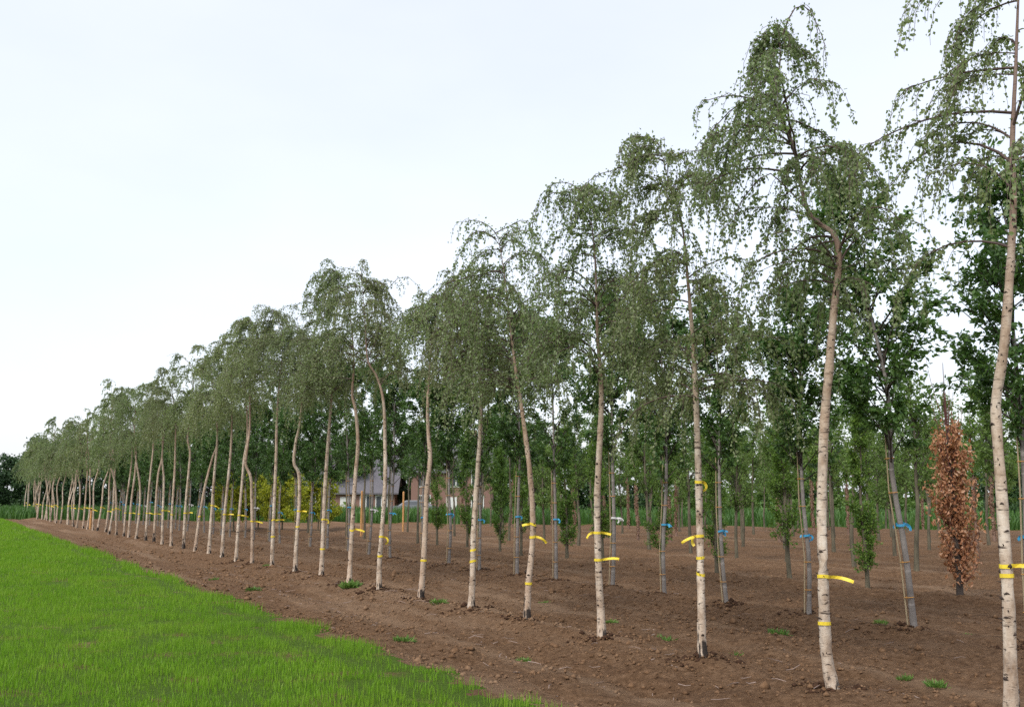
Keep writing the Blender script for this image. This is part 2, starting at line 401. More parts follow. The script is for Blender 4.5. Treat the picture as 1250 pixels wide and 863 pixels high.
def along(pts, t):
    m = pts.shape[1]; q = np.clip(t, 0, .9999) * (m - 1); i = q.astype(int); f = (q - i)[:, None]; k = np.arange(len(pts))
    return pts[k, i] * (1 - f) + pts[k, i + 1] * f, norm(pts[k, i + 1] - pts[k, i])

def on_trunk(trunk, z):
    zz = np.maximum.accumulate(trunk[:, 2] + np.arange(len(trunk)) * 1e-6)
    return np.stack([np.interp(z, zz, trunk[:, k]) for k in range(3)], 1)

def tape(mb, c, rad, hgt, tails, r, face):
    """a band round the trunk at c with flapping tails; face = angle pointing to the right of someone facing the row"""
    n = 12; th = np.arange(n + 1) * 2 * math.pi / n; ring = np.stack([np.cos(th) * rad, np.sin(th) * rad, 0 * th], 1) + c
    up = np.array([0, 0, hgt / 2]); tl = np.array([0, 0, r.normal() * hgt * .25]); ww = np.cos(th + r.random() * 6)[:, None] * tl
    v = np.concatenate([ring - up + ww, ring + up + ww]); k = np.arange(n)
    mb.put(v, np.stack([k, k + 1, k + n + 2, k + n + 1], 1))
    for ang, ln, droop in tails:
        a = face + ang; m = 7; tt = np.linspace(0, 1, m)
        el = r.uniform(-.25, .25) - (droop + .12) * tt ** 1.3; aa = a + r.normal() * .2 + .25 * np.sin(tt * 5 + r.random() * 6)
        dv = np.stack([np.cos(el) * np.cos(aa), np.cos(el) * np.sin(aa), np.sin(el)], 1) * ln / m
        pth = c + np.array([math.cos(a), math.sin(a), 0]) * rad + np.cumsum(dv, 0) - dv[0]
        tw = np.stack([-np.sin(el) * np.cos(aa), -np.sin(el) * np.sin(aa), np.cos(el)], 1) * hgt * .45
        tw = tw + np.stack([-np.sin(aa), np.cos(aa), 0 * aa], 1) * (np.sin(tt * 4 + r.random() * 6) * hgt * .3)[:, None]
        v = np.concatenate([pth - tw, pth + tw]); k = np.arange(m - 1)
        mb.put(v, np.stack([k, k + 1, k + m + 1, k + m], 1))

# ------------------------------------------------------------------ weeping birches, the front row
# base and trunk as read along the row, crown foot, then the look; None = grown by chance
B = [
 dict(t=[(1235, 890), (1232, 760), (1225, 640), (1218, 540), (1216, 490), (1226, 420), (1233, 330), (1237, 250), (1236, 170), (1240, 80), (1243, 0), (1246, -60), (1243, -120)], cb=330, nl=.52, nb=36, reach=1.0, bias=.7, hang=.72,
      tp=[(.0, 690, [(.0, .34, .5), (-.1, .30, 1.0)]), (0, 702, [])], say='cut off by the right edge, with long yellow tape tails'),
 dict(t=[(1018, 845), (1008, 790), (1005, 700), (1003, 620), (1006, 520), (1012, 450), (1018, 380), (1024, 320), (1018, 285), (990, 262), (978, 225), (970, 180), (950, 130), (945, 112), (952, 75), (951, 40), (948, 25)], cb=400, nl=1.1, nb=66, reach=.92, bias=.3, hang=.85,
      ex=[[(945, 114), (915, 118), (880, 140), (855, 178), (838, 225)], [(955, 45), (968, 12), (985, 8), (998, 30), (1008, 55)], [(990, 262), (955, 225), (935, 215), (905, 250), (890, 300)]],
      tp=[(0, 703, [(.05, .24, .3)]), (0, 760, [])], say='whose tall leader arches highest against the sky'),
 dict(t=[(857, 803), (856, 740), (855, 680), (853, 600), (850, 500), (846, 420), (840, 345), (832, 270), (815, 215), (808, 185), (806, 170)], cb=500, nl=1.15, nb=40, reach=.8, bias=.25, hang=1.0,
      ex=[[(808, 190), (785, 195), (760, 215), (735, 228), (720, 245)], [(846, 420), (865, 395), (885, 380), (905, 400)]],
      tp=[(0, 588, [(.3, .16, 2.6)]), (0, 655, [(2.9, .2, .3), (2.7, .16, 2.2)]), (0, 681, []), (0, 701, [])], say='with four yellow tapes up its straight trunk'),
 dict(t=[(735, 779), (733, 740), (730, 680), (729, 610), (732, 540), (734, 480), (729, 400), (727, 330), (722, 275), (712, 245), (705, 232)], cb=480, nl=1.15, nb=40, reach=.78, bias=.1, hang=1.05,
      ex=[[(722, 275), (695, 240), (670, 242), (655, 265), (650, 300)]],
      tp=[(0, 650, [(.0, .14, .2), (2.8, .14, 1.2)]), (0, 683, [(.0, .26, .2)])], say='with a wide yellow tape flag and bushy crown'),
 dict(t=[(643, 755), (645, 715), (650, 660), (650, 620), (645, 560), (637, 500), (630, 455), (622, 390), (615, 330), (608, 290), (603, 283)], cb=490, nl=1.1, nb=40, reach=.85, bias=.2, hang=1.1,
      ex=[[(606, 292), (590, 285), (575, 292), (565, 315)], [(612, 330), (570, 340), (540, 352), (525, 380)], [(604, 285), (622, 278), (640, 272), (652, 290)]],
      tp=[(0, 640, [(2.9, .13, .3)]), (0, 655, [(.0, .2, .6)]), (0, 712, [])], say='bowed over to the left above its taped trunk'),
 dict(t=[(575, 742), (577, 700), (578, 650), (582, 590), (586, 530), (587, 480), (584, 430), (575, 380), (562, 345), (552, 335)], cb=470, nl=.85, nb=32, reach=.7, bias=.25, hang=1.0,
      tp=[(0, 671, []), (0, 685, [])], say='with two small yellow bands close together'),
 dict(t=[(513, 733), (516, 700), (519, 650), (521, 600), (525, 560), (523, 530), (522, 490), (525, 440), (528, 405), (535, 380), (540, 362)], cb=430, nl=.6, nb=26, reach=.75, bias=.0, hang=.9,
      tp=[(0, 684, [])], say='with one yellow band low on a stout pale trunk'),
 dict(t=[(463, 727), (463, 690), (466, 650), (470, 590), (470, 540), (468, 490), (460, 460), (449, 440), (446, 400), (443, 360), (440, 335)], cb=480, nl=.7, nb=32, reach=.95, bias=-.3, hang=.8,
      ex=[[(449, 440), (465, 400), (470, 360), (488, 340), (505, 345), (520, 370)], [(446, 400), (463, 372), (480, 368), (492, 390)], [(452, 445), (480, 415), (505, 402), (525, 398)]],
      tp=[(0, 655, [(-.3, .22, 2.6)]), (0, 678, [])], say='with sparse bare arches to the right and reddish trunk'),
 dict(t=[(426, 712), (428, 680), (430, 640), (434, 580), (437, 540), (434, 500), (430, 480), (432, 440), (428, 390), (420, 350), (410, 328)], cb=480, nl=1.05, nb=38, reach=.85, bias=.4, hang=1.0,
      tp=[(0, 646, [(.1, .24, .3)])], say='with black furrowed foot in a grass tuft'),
 dict(t=[(392, 705), (394, 660), (396, 610), (399, 560), (402, 520), (405, 470), (400, 420), (393, 385), (385, 365)], cb=500, nl=.95, nb=34, reach=.75, bias=.3, hang=1.0, tp=[(0, 634, [(.3, .14, 2.4)]), (0, 670, [])], say='leaning gently right with two yellow tapes'),
 dict(t=[(360, 700), (362, 660), (365, 620), (365, 580), (359, 565), (361, 540), (366, 515), (369, 470), (366, 430), (362, 395)], cb=490, nl=.9, nb=32, reach=.75, bias=.2, hang=1.0, tp=[(0, 624, [(.0, .16, .4)]), (0, 642, [])], say='with a sharp kink halfway up its trunk'),
 dict(t=[(332, 690), (333, 655), (335, 610), (337, 560), (338, 510), (341, 470), (345, 430), (342, 395), (333, 376)], cb=470, nl=.9, nb=32, reach=.75, bias=.4, hang=1.0, tp=[(0, 635, [(.0, .24, .2)]), (0, 655, [])], say='with a black foot and a straight trunk'),
 dict(t=[(308, 687), (308, 650), (307, 600), (306, 582), (300, 567), (302, 545), (305, 520), (305, 480), (308, 440), (310, 405), (303, 385)], cb=490, nl=1.0, nb=34, reach=.8, bias=.3, hang=1.0, tp=[(0, 636, [(.1, .26, .2)])], say='with a strong double bend low in its trunk'),
 dict(t=[(288, 681), (291, 640), (295, 595), (298, 560), (302, 530), (300, 480), (293, 435), (284, 405)], cb=510, nl=.9, nb=30, reach=.75, bias=.3, tp=[(0, 629, [(.1, .24, .3)])]),
 dict(t=[(271, 678), (274, 630), (279, 580), (282, 545), (283, 500), (279, 455), (268, 418)], cb=520, nl=.9, nb=30, reach=.7, bias=.3, tp=[(0, 628, [(.1, .24, .3)])]),
 dict(t=[(255, 675), (258, 630), (262, 575), (265, 540), (264, 500), (259, 458), (250, 424)], cb=520, nl=.85, nb=28, reach=.7, bias=.3, tp=[(0, 617, [(.1, .22, .3)])]),
 dict(t=[(238, 670), (243, 635), (250, 595), (259, 560), (265, 540), (264, 500), (259, 470), (252, 448)], cb=530, nl=.8, nb=26, reach=.7, bias=.3, tp=[(0, 631, [])]),
 dict(t=[(224, 670), (226, 625), (230, 580), (232, 552), (229, 535), (232, 505), (236, 470), (232, 445), (215, 432), (203, 435)], cb=520, nl=.9, nb=28, reach=.75, bias=.5, tp=[(0, 626, [(.1, .22, .3)])]),
 dict(t=[(209, 666), (210, 625), (213, 580), (214, 548), (214, 510), (209, 475), (203, 452)], cb=535, nl=.85, nb=26, reach=.7, bias=.3, tp=[(0, 628, [])]),
 dict(t=[(198, 662), (199, 620), (200, 585), (198, 556), (201, 515), (198, 485), (192, 462)], cb=540, nl=.8, nb=24, reach=.7, bias=.2, tp=[(0, 623, [(.1, .22, .3)])]),
 dict(t=[(188, 660), (190, 620), (193, 580), (198, 555), (197, 515), (192, 485), (184, 466)], cb=545, nl=.8, nb=24, reach=.7, bias=.2, tp=[(0, 627, [(.1, .2, .3)])]),
 dict(t=[(178, 658), (180, 620), (184, 575), (187, 545), (186, 510), (181, 485), (174, 470)], cb=545, nl=.8, nb=24, reach=.7, bias=.3, tp=[(0, 626, [(.1, .22, .3)])]),
 dict(t=[(166, 659), (170, 625), (171, 595), (166, 560), (164, 530), (165, 495), (158, 473)], cb=550, nl=.8, nb=24, reach=.7, bias=.2, tp=[(0, 627, [])]),
 dict(t=[(157, 655), (160, 615), (165, 575), (166, 545), (161, 505), (154, 482), (146, 474)], cb=550, nl=.8, nb=24, reach=.7, bias=.3, tp=[(0, 626, [(.1, .2, .3)])]),
 dict(t=[(151, 655), (154, 615), (160, 570), (161, 540), (157, 505), (148, 484), (140, 480)], cb=550, nl=.75, nb=22, reach=.7, bias=.3, tp=[(0, 626, [])]),
]
ONES = 'zeroth first second third fourth fifth sixth seventh eighth ninth tenth eleventh twelfth thirteenth fourteenth fifteenth sixteenth seventeenth eighteenth nineteenth'.split()
def ordinal(n):
    if n < 20: return ONES[n]
    assert n < 100
    tens = 'twent thirt fort fift sixt sevent eight ninet'.split()[n // 10 - 2]
    return tens + 'ieth' if n % 10 == 0 else tens + 'y-' + ONES[n % 10]

N_BIRCH = 55
s_last = None
foot_xy = []
for k in range(N_BIRCH):
    r = np.random.default_rng(100 + k)
    if k < len(B):
        sp_ = B[k]; bx, by = row_point(*sp_['t'][0], ROWS[0]); s_last = np.array([bx, by]) @ U
    else:
        sp_ = dict(nl=r.uniform(.5, .95), nb=20, reach=.72, bias=r.uniform(0, .5), tp=[])
        s_last += 1.74; bx, by = s_last * U + (ROWS[0] + r.normal() * .1) * P
    bz = gz(bx, by); base = np.array([bx, by, bz]); dist = math.hypot(bx, by); foot_xy.append((bx, by))
    right = math.atan2(-bx, by)                                   # facing the tree: direction to one's right
    # trunk
    if k < len(B):
        pts = np.array([upright(px, py, base) for px, py in sp_['t']]); pts = pts - base
        pts[0, 2] = -.06; zc = upright(sp_['t'][0][0], sp_['cb'], base)[2] - bz
    else:
        H = 6.15 + r.normal() * .35; zs = np.array([-.06, 1.2, 2.2, 3.0, 4.0, 5.0, H]); pts = np.zeros((7, 3)); pts[:, 2] = zs
        pts[:, :2] = np.cumsum(r.normal(size=(7, 2)) * .1, 0); pts[:, 0] += zs * r.uniform(-.01, .045); pts[:, :2] -= pts[0, :2]; zc = 3.0 + r.normal() * .25
    depth = np.array([bx, by]) / dist
    pts[1:, :2] += np.cumsum(r.normal(size=(len(pts) - 1, 1)) * .035, 0) * depth
    trunk = spline(pts, 72 if k < 12 else 36 if k < 25 else 18); top = trunk[:, 2].max()
    arc = np.concatenate([[0], np.cumsum(np.linalg.norm(np.diff(trunk, axis=0), axis=1))]); q = arc / arc[-1]
    r0 = r.uniform(.039, .046) * (1.12 if k == 1 else 1)
    rad = r0 * np.interp(q, [0, .04, .15, .45, .7, .9, 1], [1.55, 1.15, .98, .82, .42, .17, .06]) * (1 + .10 * (vnoise(arc * 9, arc * 0 + k) - .5))
    root = link('birch_tree', None, loc=tuple(base)); root.empty_display_size = .2
    mb = MB(); tubes(mb, trunk, rad, 12 if k < 16 else 7, jit=r if k < 16 else None)
    tr = link('trunk', mb.mesh('birch_trunk', M['birch_bark'], True), root)
    # collars and scars of shed branches
    if k < 20:
        mb = MB(); ns = int(46 if k < 8 else 26); zz = r.uniform(.15, zc + .4, ns)
        c = on_trunk(trunk, zz); rr = np.interp(zz, trunk[:, 2], rad)
        aa = r.random(ns) * 6.283; lo = np.linspace(-.55, .55, 5)
        th = aa[:, None] + lo[None] * r.uniform(.5, 1.25, (ns, 1)); bow = np.cos(lo * 2.6) * .012
        p = np.stack([np.cos(th) * rr[:, None] * 1.0, np.sin(th) * rr[:, None] * 1.0, np.broadcast_to(bow, th.shape)], -1) + c[:, None]
        tubes(mb, p, np.tile(np.array([.002, .007, .0125, .007, .002]), (ns, 1)) * r.lognormal(-.35, .4, (ns, 1)), 5)
        nsp = 70 if k < 8 else 30; zz = r.uniform(.2, zc + .5, nsp); c = on_trunk(trunk, zz); rr = np.interp(zz, trunk[:, 2], rad); aa = r.random(nsp) * 6.283
        dv = np.stack([np.cos(aa), np.sin(aa), r.uniform(-.1, .7, nsp)], 1); ln = r.uniform(.012, .035, nsp)[:, None]
        p = np.stack([c + dv * rr[:, None] * .9, c + dv * (rr[:, None] + ln * .5), c + dv * (rr[:, None] + ln) + np.array([0, 0, .004])], 1)
        tubes(mb, p, np.tile(np.array([.006, .004, .0015]), (nsp, 1)), 4)
        tag(link('bark_scars', mb.mesh('birch_scars', M['scar'], True), root), kind='stuff')
    # branches
    nb = int(sp_['nb'] * (1.35 if 2 <= k < 13 else 1)); hang = sp_.get('hang', 1.0); reach = sp_['reach']
    tz = r.beta(1.0, .85, nb); z0 = zc + .1 + (top - zc - .15) * tz; st = on_trunk(trunk, z0)
    left = right + math.pi
    cw = r.uniform(.85, 1.15) if k < 13 else r.uniform(.65, 1.15)
    az = np.where(r.random(nb) < max(0, abs(sp_['bias'])), (left if sp_['bias'] > 0 else right) + r.normal(size=nb) * .75, r.random(nb) * 6.283)
    L = cw * reach * r.uniform(.45, 1.45, nb) * (np.interp(tz, [0, .3, .55, .78, 1], [.9, 1.15, 1.1, .5, .32]) if k == 1 else 1.15 - .62 * tz)
    br = branch_set(r, st, az, r.uniform(.05, 1.2, nb), r.uniform(.3, 1.35, nb), L, 8, .4)
    if 'ex' in sp_:
        ex = []
        for line in sp_['ex']:
            e = spline([upright(a, b_, base) - base for a, b_ in line], 8); e[:, :2] += (np.linspace(0, 1, 8) * r.normal() * .25)[:, None] * depth; ex.append(e)
        br = np.concatenate([br, np.array(ex)]); L = np.concatenate([L, np.full(len(ex), .65)])
    nb = len(br)
    mb = MB(); b0 = np.clip(.0085 * L / .8, .0035, .0105)
    tubes(mb, br, b0[:, None] * np.linspace(1.25, .32, 8)[None], 5 if k < 10 else 3)
    # hanging twigs
    far = k >= 25; mid = k >= 13
    nt_ = int((560 if not mid else 380 if not far else 170) * (sp_['nl'] ** .5))
    pb = r.integers(0, nb, nt_); tt = 1 - .85 * r.random(nt_) ** 1.3; s0, tg = along(br[pb], tt)
    tl = r.uniform(.25, 1.35, nt_) * hang * (.72 + .4 * r.random(nt_)) * np.interp(s0[:, 2], [zc, zc + .6 * (top - zc), top], [1, 1, .4]); aa = r.random(nt_) * 6.283
    d0 = norm(tg + .55 * np.stack([np.cos(aa), np.sin(aa), 0 * aa + .1], 1)); mseg = 9 if k < 2 else 6 if not mid else 5 if not far else 4
    sw = np.linspace(0, 1, mseg) ** .42; dirs = norm(d0[:, None] * (1 - sw)[None, :, None] + np.array([0, 0, -1.]) * sw[None, :, None] + r.normal(size=(nt_, mseg, 3)) * .11)
    tw = np.empty((nt_, mseg, 3)); tw[:, 0] = s0; tw[:, 1:] = s0[:, None] + np.cumsum(dirs[:, :-1] * (tl / (mseg - 1))[:, None, None], 1)
    low = zc + .1 - .95 * r.random(nt_) ** 1.5                           # the curtain ends at an uneven hem
    over = tw[:, -1, 2] < low; f = np.clip((s0[:, 2] - low) / np.maximum(s0[:, 2] - tw[:, -1, 2], .05), .15, 1)
    tw[over] = s0[over, None] + (tw[over] - s0[over, None]) * f[over, None, None]
    tubes(mb, tw, np.tile(np.linspace(.0034, .0014, mseg), (nt_, 1)) * (1 if not far else 1.6), 3)
    link('branches', mb.mesh('birch_branches', M['birch_twig'], True), root)
    # leaves
    nl = int((15000 if not mid else 9600 if not far else 4500) * sp_['nl'])
    wgt = np.linalg.norm(tw[:, -1] - tw[:, 0], axis=1); pk = r.choice(nt_, nl, p=wgt / wgt.sum())
    kn = np.maximum(2, np.round(wgt[pk] / .055)); pos, tg = along(tw[pk], (np.floor(r.random(nl) * kn) + .5 + r.normal(size=nl) * .12) / kn)
    ax = np.array([0, 0, -.75]) + r.normal(size=(nl, 3)) * .6 + tg * .15
    sz = r.uniform(.022, .046, nl) * (1 if not mid else 1.2 if not far else 1.8)
    mb = MB(); leaves(mb, pos + r.normal(size=(nl, 3)) * .014, ax, sz, .78, .12, r)
    nx = int(nl * .1); pk = r.integers(0, nb, nx); pos, tg = along(br[pk], r.random(nx)); leaves(mb, pos + r.normal(size=(nx, 3)) * .03, r.normal(size=(nx, 3)) + np.array([0, 0, -.5]), sz[:nx], .78, .12, r)
    link('crown', mb.mesh('birch_crown', M['birch_leaf']), root)
    # marker tapes
    tps = sp_['tp'] if k < len(B) else [(1, r.uniform(.9, 1.15), [(r.normal() * .4, .2, .4)] if r.random() < .6 else [])]
    for mode, py, tails in tps:
        z = py if mode else upright(sp_['t'][0][0], py, base)[2] - bz
        c = on_trunk(trunk, np.array([z]))[0]; rr = float(np.interp(z, trunk[:, 2], rad))
        mb = MB(); tape(mb, c, rr * 1.07 + .003, .03 if k < 4 else .034 if k < 25 else .045, tails, r, right)
        link('marker_tape', mb.mesh('marker_tape', M['yellow']), root)
    say = sp_.get('say')
    lab = f'weeping birch {say}' if say else f'weeping birch, {ordinal(k + 1)} from the right edge in the front row'
    tag(root, lab, 'birch tree', 'weeping birches in the front row')

# ------------------------------------------------------------------ rows behind: kinds built once, then copied
def put_copy(proto, loc, rz, scale, label):
    c = proto.copy(); col.objects.link(c); c.location = loc; c.rotation_euler = (0, 0, rz); c.scale = (scale,) * 3; c['label'] = label
    for ch in proto.children:
        d = ch.copy(); col.objects.link(d); d.parent = c
        for g_ in ch.children:
            e = g_.copy(); col.objects.link(e); e.parent = d
    return c

def place(protos, used, kind_i, loc, rz, scale, label):
    if kind_i not in used:
        used.add(kind_i); o = protos[kind_i]; o.location = loc; o.rotation_euler = (0, 0, rz); o.scale = (scale,) * 3; o['label'] = label
        return o
    return put_copy(protos[kind_i], loc, rz, scale, label)

def upright_tree(name, cat, group, seed, H, r0, bare, width, nb, nleaf, lsize, leaf, bark, twig, elev=(.6, 1.1), drop=-.5, ratio=.55, bend=.05, low_w=.6, hangl=-.5, spread=.05):
    r = np.random.default_rng(seed); root = link(name, None); root.empty_display_size = .2
    zs = np.linspace(-.06, H, 7); pts = np.zeros((7, 3)); pts[:, 2] = zs; pts[1:, :2] = np.cumsum(r.normal(size=(6, 2)) * bend, 0)
    trunk = spline(pts, 16); q = np.linspace(0, 1, 16)
    mb = MB(); tubes(mb, trunk, r0 * np.interp(q, [0, .05, .4, 1], [1.2, 1, .75, .08]), 8); link('trunk', mb.mesh('trunk', M[bark], True), root)
    tz = r.random(nb); z0 = bare + (H * .96 - bare) * tz; st = on_trunk(trunk, z0)
    L = width * r.uniform(.7, 1.2, nb) * np.interp(tz, [0, .25, .6, 1], [low_w, 1, .85, .3])
    br = branch_set(r, st, r.random(nb) * 6.283, r.uniform(*elev, nb), np.full(nb, drop), L, 6, .3)
    mb = MB(); tubes(mb, br, np.clip(.014 * L, .004, .014)[:, None] * np.linspace(1.2, .3, 6), 3)
    ns = nb * 5; pb = r.integers(0, nb, ns); s0, tg = along(br[pb], 1 - .8 * r.random(ns) ** 1.4)
    d0 = norm(tg + r.normal(size=(ns, 3)) * .6); sl = r.uniform(.12, .42, ns) * width / .9
    sh = branch_set(r, s0, np.arctan2(d0[:, 1], d0[:, 0]), np.arcsin(np.clip(d0[:, 2], -1, 1)), -np.arcsin(np.clip(d0[:, 2], -.99, .99)) + .1, sl, 4, .25)
    tubes(mb, sh, np.tile(np.array([.004, .0035, .003, .002]), (ns, 1)), 3); link('branches', mb.mesh('branches', M[twig], True), root)
    mb = MB(); pk = r.integers(0, ns, nleaf); pos, tg = along(sh[pk], r.random(nleaf))
    leaves(mb, pos + r.normal(size=(nleaf, 3)) * spread * .5, tg * .7 + r.normal(size=(nleaf, 3)) * .55 + np.array([0, 0, hangl]), r.uniform(.65, 1.2, nleaf) * lsize, ratio, .1, r)
    link('crown', mb.mesh('crown', M[leaf]), root)
    tag(root, 'x', cat, group)
    return root, trunk, r

# second row: cherries with bamboo cane and blue tie
cherries = []
for v in range(7):
    root, trunk, r = upright_tree('staked_cherry_tree', 'cherry tree', 'staked cherry trees in the second row', 500 + v, [5.5, 5.0, 5.3, 4.8, 5.6, 5.1, 5.3][v], .036, 1.8 + .12 * (v % 3), .92, 56, 9600, .080, 'cherry_leaf', 'cherry_bark', 'dark_twig', (.6, 1.25), -.8, .54, .045, .75, -.45, .05)
    mb = MB(); lx, ly = -.062, .0; cz = 2.3 + .2 * r.random()
    tubes(mb, on_trunk(trunk, np.array([-.05, cz * .33, cz * .66, cz])) + np.array([lx, ly, 0]), np.array([.011, .010, .009, .008]), 6); cane = link('bamboo_cane', mb.mesh('bamboo_cane', M['cane'], True), root)
    for z in (.35, .75, 1.55, 1.95):
        mb = MB(); c = on_trunk(trunk, np.array([z]))[0] + np.array([-.018, 0, 0])
        th = np.arange(13) * 2 * math.pi / 12; ring = np.stack([np.cos(th) * .052, np.sin(th) * .045, 0 * th], 1) + c; ring[:, 2] = z
        tubes(mb, ring, np.full(13, .005), 4); link('tie', mb.mesh('tie', M['orange_tie']), root)
    mb = MB(); z = 1.12 + .1 * r.random(); c = on_trunk(trunk, np.array([z]))[0]
    tape(mb, c, .05, .03, [(r.uniform(-1, 1), r.uniform(.07, .16), r.uniform(.6, 2.8)) for _ in range(2 + v % 2)] + [(2.8, .07, 1.8)] * (v % 3 == 0), r, 0); link('blue_tie', mb.mesh('blue_tie', M['white_tape' if v == 5 else 'blue']), root)
    cherries.append(root)
used = set(); r = np.random.default_rng(41)
order = [6, 0, 3, 1, 4, 5, 2]
s = 7.9 - 1.6
for k in range(60):
    bx, by = s * U + (ROWS[1] + r.normal() * .08) * P
    if by > end_y(bx) - 2: break
    sc_ = [1.05, 1.1, .97, .95, .97][k] if k < 5 else r.uniform(.92, 1.08)
    o = place(cherries, used, order[k % 7], (bx, by, gz(bx, by)), r.random() * .8 - .4, sc_, f'dark green staked cherry tree with cane, {ordinal(k + 1)} from the right in second row')
    if k == 1: o.rotation_euler = (0, math.radians(-5), -.3)
    foot_xy.append((bx, by)); s += 1.6 * (1 + r.normal() * .04)

# third row: hornbeam pillars and one withered copper beech
horn = []
for v in range(5):
    root, trunk, r = upright_tree('columnar_hornbeam', 'hornbeam', 'hornbeam pillars in the third row', 600 + v, [3.5, 3.9, 3.4, 4.0, 3.7][v], .045, [.2, .45, .15, .5, .3][v], .46, 80, 6200, .058, 'hornbeam_leaf', 'grey_bark', 'dark_twig', (.5, 1.2), -1.4, .6, .025, .95, -.05, .06)
    horn.append(root)
used = set(); r = np.random.default_rng(43); s = 7.9; q = 0
for k in range(60):
    bx, by = s * U + (ROWS[2] + r.normal() * .1) * P
    if by > end_y(bx) - 2: break
    if k == 1:
        cop_xy = row_point(1172, 728, ROWS[2] - .05); s = cop_xy @ U + 1.95; continue
    if s > 30: break
    place(horn, used, [1, 0, 3, 2, 4][q % 5], (bx, by, gz(bx, by)), r.random() * 6.28, r.uniform(.93, 1.06), f'slim green hornbeam pillar, {ordinal(k + 1)} from the right in the third row'); q += 1
    s += 2.0 * (1 + r.normal() * .06)

# rows further back: limes on clean stems, and trunks covered in pale tufts
lime = []; tuft = []
for v in range(5):
    root, trunk, r = upright_tree('young_lime_tree', 'lime tree', 'young lime trees in the rear rows', 700 + v, 3.9 + .12 * v, .05, 1.15 + .15 * v, .85, 42, 2500, .085, 'lime_leaf', 'grey_bark', 'dark_twig', (.7, 1.25), -.9, .6, .04, .7, -.3, .06)
    lime.append(root)
tall = []
for v in range(3):
    root, trunk, r = upright_tree('tall_lime_tree', 'lime tree', 'high stemmed lime trees at left', 760 + v, 4.3 + .15 * v, .048, 2.25, .85, 36, 2600, .085, 'cherry_leaf', 'grey_bark', 'dark_twig', (.6, 1.2), -.8, .6, .04, .7, -.3, .06)
    tall.append(root)
for v in range(4):
    root, trunk, r = upright_tree('tufted_oak_tree', 'oak tree', 'tufted oaks in the rear rows', 800 + v, 3.8 + .15 * v, .055, 2.2, .65, 36, 2500, .08, 'hornbeam_leaf', 'tan_bark', 'dark_twig', (.9, 1.3), -1.0, .6, .04, .75, -.2, .05)
    n = 520; z = r.uniform(.15, 2.3, n); c = on_trunk(trunk, z); a = r.random(n) * 6.283; dv = np.stack([np.cos(a), np.sin(a), .1 * a * 0 + .2], 1)
    mb = MB(); leaves(mb, c + dv * .045, dv + r.normal(size=(n, 3)) * .5, r.uniform(.04, .075, n), .8, .1, r); tag(link('trunk_tufts', mb.mesh('trunk_tufts', M['tuft_leaf']), root), 'pale pinkish tufts along the trunk', kind='stuff')
    tuft.append(root)
ul = set(); ut = set(); r = np.random.default_rng(47); ua = set()
for ri, dd in enumerate(ROWS[2:5]):
    for k in range(30):
        s = 31 + k * 2.3 + r.normal() * .15; bx, by = s * U + (dd + r.normal() * .1) * P
        if by > 46: break
        place(tall, ua, (k + ri) % 3, (bx, by, gz(bx, by)), r.random() * 6.28, r.uniform(.92, 1.08), f'high stemmed lime, {ordinal(k + 1)} from the right in {["third", "fourth", "fifth"][ri]} row, left part')
for ri, dd in enumerate(ROWS[3:]):
    q = 0; cnt = 0
    step = 1.9 if ri < 3 else 2.2
    for k in range(60):
        s = 4.0 + step * k + r.normal() * .1
        bx, by = s * U + (dd + r.normal() * .12) * P
        if bx > .6 * by + 1.5: continue
        if by > end_y(bx) - 2 or (bx < -.16 * by) or (ri < 2 and s > 30): break
        cnt += 1; row = ordinal(ri + 4)
        if (ri in (1, 2) and r.random() < .62) or (ri > 2 and r.random() < .2):
            place(tuft, ut, q % 4, (bx, by, gz(bx, by)), r.random() * 6.28, r.uniform(.9, 1.1), f'young oak with tufted trunk, {ordinal(cnt)} tree from the right in {row} row')
        else:
            place(lime, ul, (q * 3 + ri) % 5, (bx, by, gz(bx, by)), r.random() * 6.28, r.uniform(.9, 1.1), f'young lime on clean stem, {ordinal(cnt)} tree from the right in {row} row')
        q += 1

# the withered copper beech
r = np.random.default_rng(51); bx, by = cop_xy; root = link('copper_beech', None, loc=(bx, by, gz(bx, by))); root.scale = (.9, .9, 1.14)
mb = MB(); tk = spline([(0, 0, -.05), (.01, 0, .6), (0, .01, 1.5), (-.03, 0, 2.3), (-.05, 0, 3.0)], 16); tubes(mb, tk, .062 * np.interp(np.linspace(0, 1, 16), [0, .05, .4, 1], [1.15, 1, .7, .1]), 8); link('trunk', mb.mesh('copper_trunk', M['dark_twig'], True), root)
nb = 80; z0 = r.uniform(.12, 2.1, nb); st = on_trunk(tk, z0); az = r.random(nb) * 6.283
L = r.uniform(.45, .9, nb) * np.interp(z0, [.1, .7, 2.1], [.8, 1, .75]); br = branch_set(r, st, az, r.uniform(.2, .9, nb), np.full(nb, -1.45), L, 6, .2, .55)
sh_st = on_trunk(tk, r.uniform(1.5, 2.5, 16)); sh = branch_set(r, sh_st, r.random(16) * 6.283, r.uniform(1.1, 1.4, 16), np.full(16, -1.5), r.uniform(.6, 1.2, 16), 6, .1)
mb = MB(); tubes(mb, np.concatenate([br, sh]), np.tile(np.linspace(.009, .003, 6), (nb + 16, 1)), 4); link('branches', mb.mesh('copper_branches', M['copper_twig'], True), root)
n = 3900; pk = r.integers(0, nb, n); pos, tg = along(br[pk], r.random(n)); mb = MB()
leaves(mb, pos + r.normal(size=(n, 3)) * .055, tg * .3 + r.normal(size=(n, 3)) * .7 + np.array([0, 0, -.3]), r.uniform(.05, .095, n), .62, .16, r)
link('crown', mb.mesh('copper_crown', M['copper_leaf']), root)
tag(root, 'withered coppery brown beech pillar among the green trees at right', 'beech tree')

